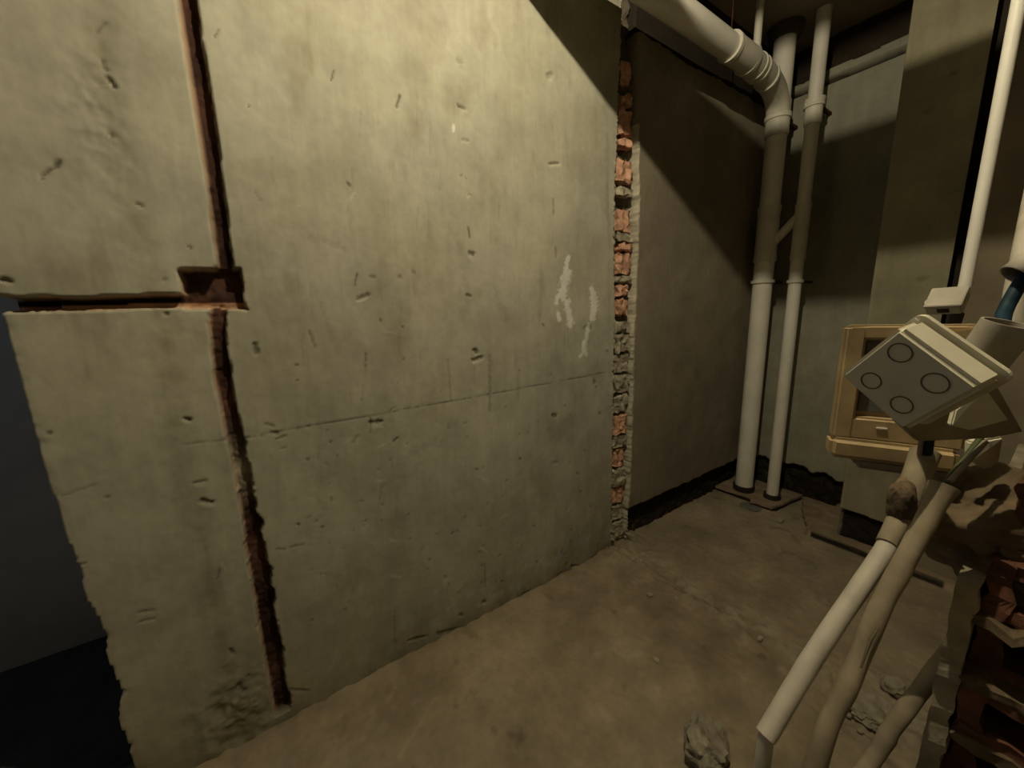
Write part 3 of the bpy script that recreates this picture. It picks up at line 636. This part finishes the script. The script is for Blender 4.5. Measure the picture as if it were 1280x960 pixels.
# upper remnant, stepped back
for zi, z0 in enumerate((.95, 1.05, 1.15)):
    for j, x0 in enumerate((.86, 1.13)):
        k += 1; hollow_brick(x0, x0+.25, -.13, .014-.010*zi, z0, z0+.088, k, stub)
    bm = bmesh.new(); rough_block(bm, (.85, -.135, z0-.013), (1.40, .020-.010*zi, z0+.001), .01, 60+zi, cuts=6); bmobj('mortar_joint', bm, M_mud, stub)
bm = bmesh.new(); rough_block(bm, (.845, -.14, 1.238), (1.1, .004, 1.268), .022, 71, cuts=8); bmobj('mortar_lump', bm, M_mortar, stub)
# big dried mud clod draped over the stub
def clod(name, cen, size, seed, m, label, mx=None, amp=.35):
    bm = bmesh.new(); bmesh.ops.create_icosphere(bm, subdivisions=5, radius=1)
    for v in bm.verts:
        d = v.co.normalized()
        n = .8*noise.noise(d*1.6+Vector((seed, 0, 0))) + .12*noise.noise(d*9+Vector((seed, 0, 4))) + .5*noise.ridged_multi_fractal(d*1.9+Vector((0, seed, 0)), 1, 2, 3, 1, 2)-.6
        q = d*(1+amp*n); v.co = Vector(cen)+Vector((q.x*size[0], q.y*size[1], q.z*size[2]))
    o = bmobj(name, bm, m, None, smooth=True); return o
c0 = spot(1222, 655, .60)
o = clod('mud_clod', (c0.x+.03, c0.y-.040, c0.z-.012), (.12, .125, .088), 3.2, M_mud, '', amp=.42)
tag(o, 'big brown clod of dried mortar slumped over the broken brick wall', 'rubble')

# ---------------------------------------------------------------- upright conduits in the foreground
GC = 'old conduits sticking up in the foreground'
def down(p, z=.0, x=None, y=None): return Vector((p.x if x is None else x, p.y if y is None else y, z))
# first: white, folded at a kink
k0 = spot(958, 915, .50)
c1 = empty('bent_conduit', (k0.x, k0.y, 0)); tag(c1, 'white conduit folded at a sharp kink near the floor, leftmost of the upright conduits', 'conduit', GC)
bot = Vector((k0.x+.004, k0.y, .005))
tubeobj('lower_length', [bot, k0+Vector((0, 0, -.1)), k0+Vector((0, 0, -.012)), k0+Vector((.001, 0, .004))], [.0095, .0095, .0092, .0055], M_cond, c1, seg_=16)
k1 = spot(1104, 690, .55); k2 = spot(1128, 640, .57)
tubeobj('upper_length', curve([k0+Vector((-.001, 0, -.006)), spot(1022, 812, .52), k1, k2], 6), [.0118]*19, M_cond, c1, seg_=18, jit=.05)
tubeobj('mud_sleeve', curve([spot(1108, 680, .552), k2, spot(1141, 607, .58), spot(1157, 565, .59)], 5), [.0121+.00035*i for i in range(16)], M_condb, c1, seg_=20, wall=.002, jit=.06)
o = clod('mud_collar', spot(1126, 628, .563), (.0175, .0165, .038), 5.5, M_mud, '', amp=.20); o.parent = c1; o.matrix_parent_inverse = Matrix.Translation(-Vector(c1.location))
# second: muddy conduit with a torn mouth
m0 = spot(1180, 608, .52)
low2 = spot(1018, 960, .50)
c2 = empty('muddy_conduit', (low2.x-.05, low2.y, 0)); tag(c2, 'mud-stained conduit with an open torn mouth, second of the upright conduits', 'conduit', GC)
path2 = curve([Vector((low2.x-.10, low2.y+.0, .01)), Vector((low2.x-.045, low2.y, .35)), low2, spot(1062, 850, .505), spot(1100, 760, .51), spot(1142, 680, .515), m0], 8)
tubeobj('pipe', path2, [.0117+.0004*math.sin(i*.9) for i in range(len(path2)-4)]+[.0125, .0135, .0145, .0160], M_condb, c2, seg_=20, wall=.002, jit=.08)
tubeobj('split', [spot(1076, 835, .49), spot(1088, 800, .492), spot(1098, 785, .494)], [.001, .0022, .001], M_groove, c2, seg_=6)
# third: behind the brick stub
p3 = spot(1172, 835, .72); p3b = spot(1080, 965, .72)
c3 = empty('leaning_conduit', (p3b.x, p3b.y, 0)); tag(c3, 'dusty conduit leaning behind the broken brick wall, nearest the brick of the upright conduits', 'conduit', GC)
dv = (p3-p3b); gr = p3b-dv*(p3b.z/dv.z)
path3 = curve([gr, p3b, spot(1118, 905, .72), p3, p3+dv*.6], 7)
tubeobj('pipe', path3, [.0135+.0008*math.sin(i*1.3) for i in range(len(path3))], M_condb, c3, seg_=18, jit=.06)
# green wire from the second mouth up to the boxes
wq = empty('green_wire', spot(1190, 600, .53)); tag(wq, 'green wire rising out of the torn conduit mouth to the boxes', 'cable')
tubeobj('wire', curve([spot(1181, 606, .525), spot(1200, 580, .53), spot(1225, 548, .54), spot(1236, 515, .55)], 5), .004, M_green, wq, seg_=8)
tubeobj('wire_sheath', curve([spot(1187, 602, .520), spot(1204, 583, .523), spot(1232, 552, .53)], 5), .0035, M_condb, wq, seg_=8)
wb = empty('dark_cable', spot(1157, 560, .59)); tag(wb, 'dark cable rising from the first conduit behind the white box', 'cable')
tubeobj('cable', curve([spot(1156, 572, .585), spot(1160, 540, .56), spot(1166, 505, .53)], 5), .008, M_blue, wb, seg_=10)
tubeobj('cable_sleeve', curve([spot(1149, 568, .58), spot(1153, 540, .555), spot(1160, 505, .525)], 5), .003, M_condb, wb, seg_=8)

# ---------------------------------------------------------------- white junction box
MW = place([[-0.32987, -0.0485, 0.94278], [-0.60763, -0.75339, -0.25137], [0.72247, -0.65578, 0.21905]], [0.50374, 0.08718, 1.22658])
wbx = empty('white_junction_box', (.50, .087, 1.2266)); tag(wbx, 'cream square junction box tilted on its corner with four round knockouts', 'junction box')
s_ = .0372
bm = rbox((-s_, -s_, 0), (s_, s_, .032), MW, .004, 3); bmobj('body', bm, M_boxw, wbx, smooth=False)
# rim flange as a rounded frame
def frame(ow, iw, z0, z1, mx, rad=.008):
    bm = bmesh.new()
    def rr(w_, r):
        out = []
        for cx, cy, a0 in ((w_-r, w_-r, 0), (-w_+r, w_-r, 90), (-w_+r, -w_+r, 180), (w_-r, -w_+r, 270)):
            for k in range(6):
                a = math.radians(a0+k*18); out.append((cx+r*math.cos(a), cy+r*math.sin(a)))
        return out
    O = rr(ow, rad); I = rr(iw, rad*.5); n = len(O)
    L = [[bm.verts.new((x, y, z)) for x, y in P] for P, z in ((O, z0), (O, z1), (I, z1), (I, z0))]
    for A, B in ((0, 1), (1, 2), (2, 3), (3, 0)):
        for k in range(n): bm.faces.new((L[A][k], L[A][(k+1) % n], L[B][(k+1) % n], L[B][k]))
    bm.transform(mx); return bm
bmobj('rim_flange', frame(.0415, .031, .031, .036, MW), M_boxw, wbx)
def ringdisc(cx, cy, r, w_, mx, z=-.0006):
    bm = bmesh.new(); n = 28; A = []; B = []; A2 = []; B2 = []
    for k in range(n):
        a = 2*math.pi*k/n; c, s2 = math.cos(a), math.sin(a)
        A.append(bm.verts.new((cx+c*r, cy+s2*r, z))); B.append(bm.verts.new((cx+c*(r-w_), cy+s2*(r-w_), z)))
        A2.append(bm.verts.new((cx+c*r, cy+s2*r, .001))); B2.append(bm.verts.new((cx+c*(r-w_), cy+s2*(r-w_), .001)))
    for k in range(n):
        j = (k+1) % n
        for P, Q in ((A, B), (A2, A), (B, B2)): bm.faces.new((P[k], P[j], Q[j], Q[k]))
    bm.transform(mx); return bm
# knockouts on the face: local x,y from picture
FC = {}
def face_uv(px_, py_):
    r = Vector(ray(px_, py_)); inv = MW.inverted(); o_ = inv @ Vector((0, 0, H)); d2 = inv.to_3x3() @ r
    t = -o_.z/d2.z; return o_.x+t*d2.x, o_.y+t*d2.y
for (x, y, rp) in [(1089, 476, .0088), (1169, 479, .0098), (1127, 506, .0090), (1125, 441, .0095)]:
    u, v = face_uv(x, y); bmobj('knockout_ring', ringdisc(u, v, rp, .0010, MW), M_groove, wbx)
# side knockout + seam
S1 = MW @ Matrix.Translation((0, -s_, .016)) @ Matrix.Rotation(math.radians(-90), 4, 'X')
bmobj('knockout_ring', ringdisc(-.012, 0, .0085, .0007, S1), M_groove, wbx)
bmobj('screw_post', rbox((.031, -.0405, .029), (.037, -.035, .0395), MW, .0012), M_pvc, wbx)
bmobj('side_seam', rbox((.002, -.0379, .020), (.012, -.0365, .0212), MW, .0002), M_groove, wbx)

# ---------------------------------------------------------------- amber box behind
ab = empty('amber_box', spot(1095, 500, .56)); tag(ab, 'translucent amber plastic switch box behind the tilted cream one', 'junction box')
# frame built in a plane through four sight points at their own distances
TL = spot(1064, 408, .63); W_ = .15; H_ = .195
ux = Vector((.42, -.907, 0)).normalized(); uy = Vector((0, 0, -1)); uz = ux.cross(uy)
if uz.dot(TL-Vector((0, 0, H))) < 0: uz = -uz
MAm = Matrix((( ux.x, uy.x, uz.x, TL.x), (ux.y, uy.y, uz.y, TL.y), (ux.z, uy.z, uz.z, TL.z), (0, 0, 0, 1)))
def lbar(nm, lo_, hi_, m, bev=.004): return bmobj(nm, rbox(lo_, hi_, MAm, bev, 3), m, ab)
lbar('frame_side', (-.006, 0, 0), (.022, H_, .030), M_amber); lbar('frame_side', (W_-.02, 0, 0), (W_+.004, H_, .030), M_amber)
lbar('frame_top', (-.002, -.002, .001), (W_, .022, .031), M_amber); lbar('frame_bottom', (-.004, H_-.040, .001), (W_, H_, .031), M_amber)
lbar('back_plate', (.010, .010, .020), (W_-.01, H_-.01, .026), M_amber, .002)
lbar('window', (.026, .026, .016), (W_-.03, H_-.048, .0205), M_greyp, .001)
lbar('ledge', (-.008, H_-.002, -.010), (W_, H_+.035, .036), M_amber, .008)
lbar('skirt', (.030, H_+.030, .000), (W_, H_+.052, .032), M_condb, .007)
lbar('slot', (.050, H_-.026, -.0012), (.064, H_-.023, .004), M_pvc, .0005)

# ---------------------------------------------------------------- flat cover plates below and right of the white box
def quad_slab(name, pts, th, m, label, cat, bev=.0015, group=None):
    bm = bmesh.new(); P = [spot(*p) for p in pts]; n = (P[1]-P[0]).cross(P[2]-P[0]).normalized()
    if n.dot(P[0]-Vector((0, 0, H))) < 0: n = -n
    A = [bm.verts.new(p) for p in P]; B = [bm.verts.new(p+n*th) for p in P]
    bm.faces.new(A); bm.faces.new(B[::-1]); k = len(P)
    for i in range(k): bm.faces.new((A[i], B[i], B[(i+1) % k], A[(i+1) % k]))
    if bev: bmesh.ops.bevel(bm, geom=bm.edges[:], offset=bev, segments=2, affect='EDGES')
    o = bmobj(name, bm, m); return tag(o, label, cat, group)
quad_slab('cover_plate', [(1195, 512, .46), (1232, 484, .46), (1262, 525, .47), (1215, 538, .47), (1190, 532, .46)], .006, M_boxw, 'pale folded plastic plate just below the right corner of the tilted box', 'cover plate')
quad_slab('cover_plate', [(1120, 525, .50), (1245, 478, .50), (1280, 540, .52), (1240, 548, .52), (1150, 552, .51)], .008, M_condb, 'brown dusty plate under the tilted box reaching to the right edge', 'cover plate')
quad_slab('cover_plate', [(1216, 553, .56), (1256, 546, .56), (1250, 576, .57), (1236, 588, .57), (1216, 576, .56)], .012, M_boxw, 'small cream block between the brown plate and the mud clod', 'cover plate', .003)
quad_slab('cover_plate', [(1185, 412, .56), (1232, 406, .56), (1243, 440, .56), (1200, 440, .56)], .008, M_amber, 'amber plastic ear showing behind the top of the tilted box', 'cover plate', .004)

# ---------------------------------------------------------------- wide broken conduit with the blue cable
wc = empty('wide_conduit', spot(1215, 440, .40)); tag(wc, 'wide cream conduit stub plugged into the tilted box, upper end torn open', 'conduit')
a0 = spot(1207, 478, .385); a1 = spot(1262, 404, .355)
pp = curve([a0, a0.lerp(a1, .5), a1], 6)
tubeobj('pipe', pp, [.0180+.0008*i/12 for i in range(len(pp))], M_cond, wc, seg_=26, wall=.002)
bc_ = empty('blue_cable', spot(1258, 380, .42)); tag(bc_, 'dark blue cable bridging the gap between the two broken conduit ends', 'cable')
tubeobj('cable', curve([a1+(a0-a1)*.2, spot(1255, 392, .41), spot(1268, 366, .415), spot(1284, 340, .42)], 5), .0062, M_blue, bc_, seg_=12)
uc = empty('upper_conduit', spot(1270, 340, .40)); tag(uc, 'cut cream conduit end pointing left at the right edge above the blue cable', 'conduit')
u0 = spot(1272, 342, .42); u1 = spot(1350, 285, .46); ur = .0145
bm = bmesh.new(); rg = tube(bm, [u0, u0.lerp(u1, .5), u1], ur, seg_=24, wall=.002)
axd = (u1-u0).normalized(); upv = Vector(R.T @ np.array([-.35, -.35, -1])); upv.normalize()
for v in bm.verts:           # oblique cut
    if (v.co-u0).dot(axd) < .01: v.co -= axd*max(-.012, min(.028, (v.co-u0).dot(upv)*1.2+.006))
bmobj('pipe', bm, M_cond, uc, smooth=True)
bm_ = empty('pale_conduit', spot(1275, 330, .62)); tag(bm_, 'pale vertical conduit behind the blue cable at the right edge', 'conduit')
v0 = spot(1260, 420, .58); 
tubeobj('pipe', curve([spot(1266, 440, .58), spot(1268, 380, .58), spot(1281, 310, .60), spot(1298, 220, .66), spot(1320, 100, .8)], 5), .013, M_cond, bm_, seg_=18)
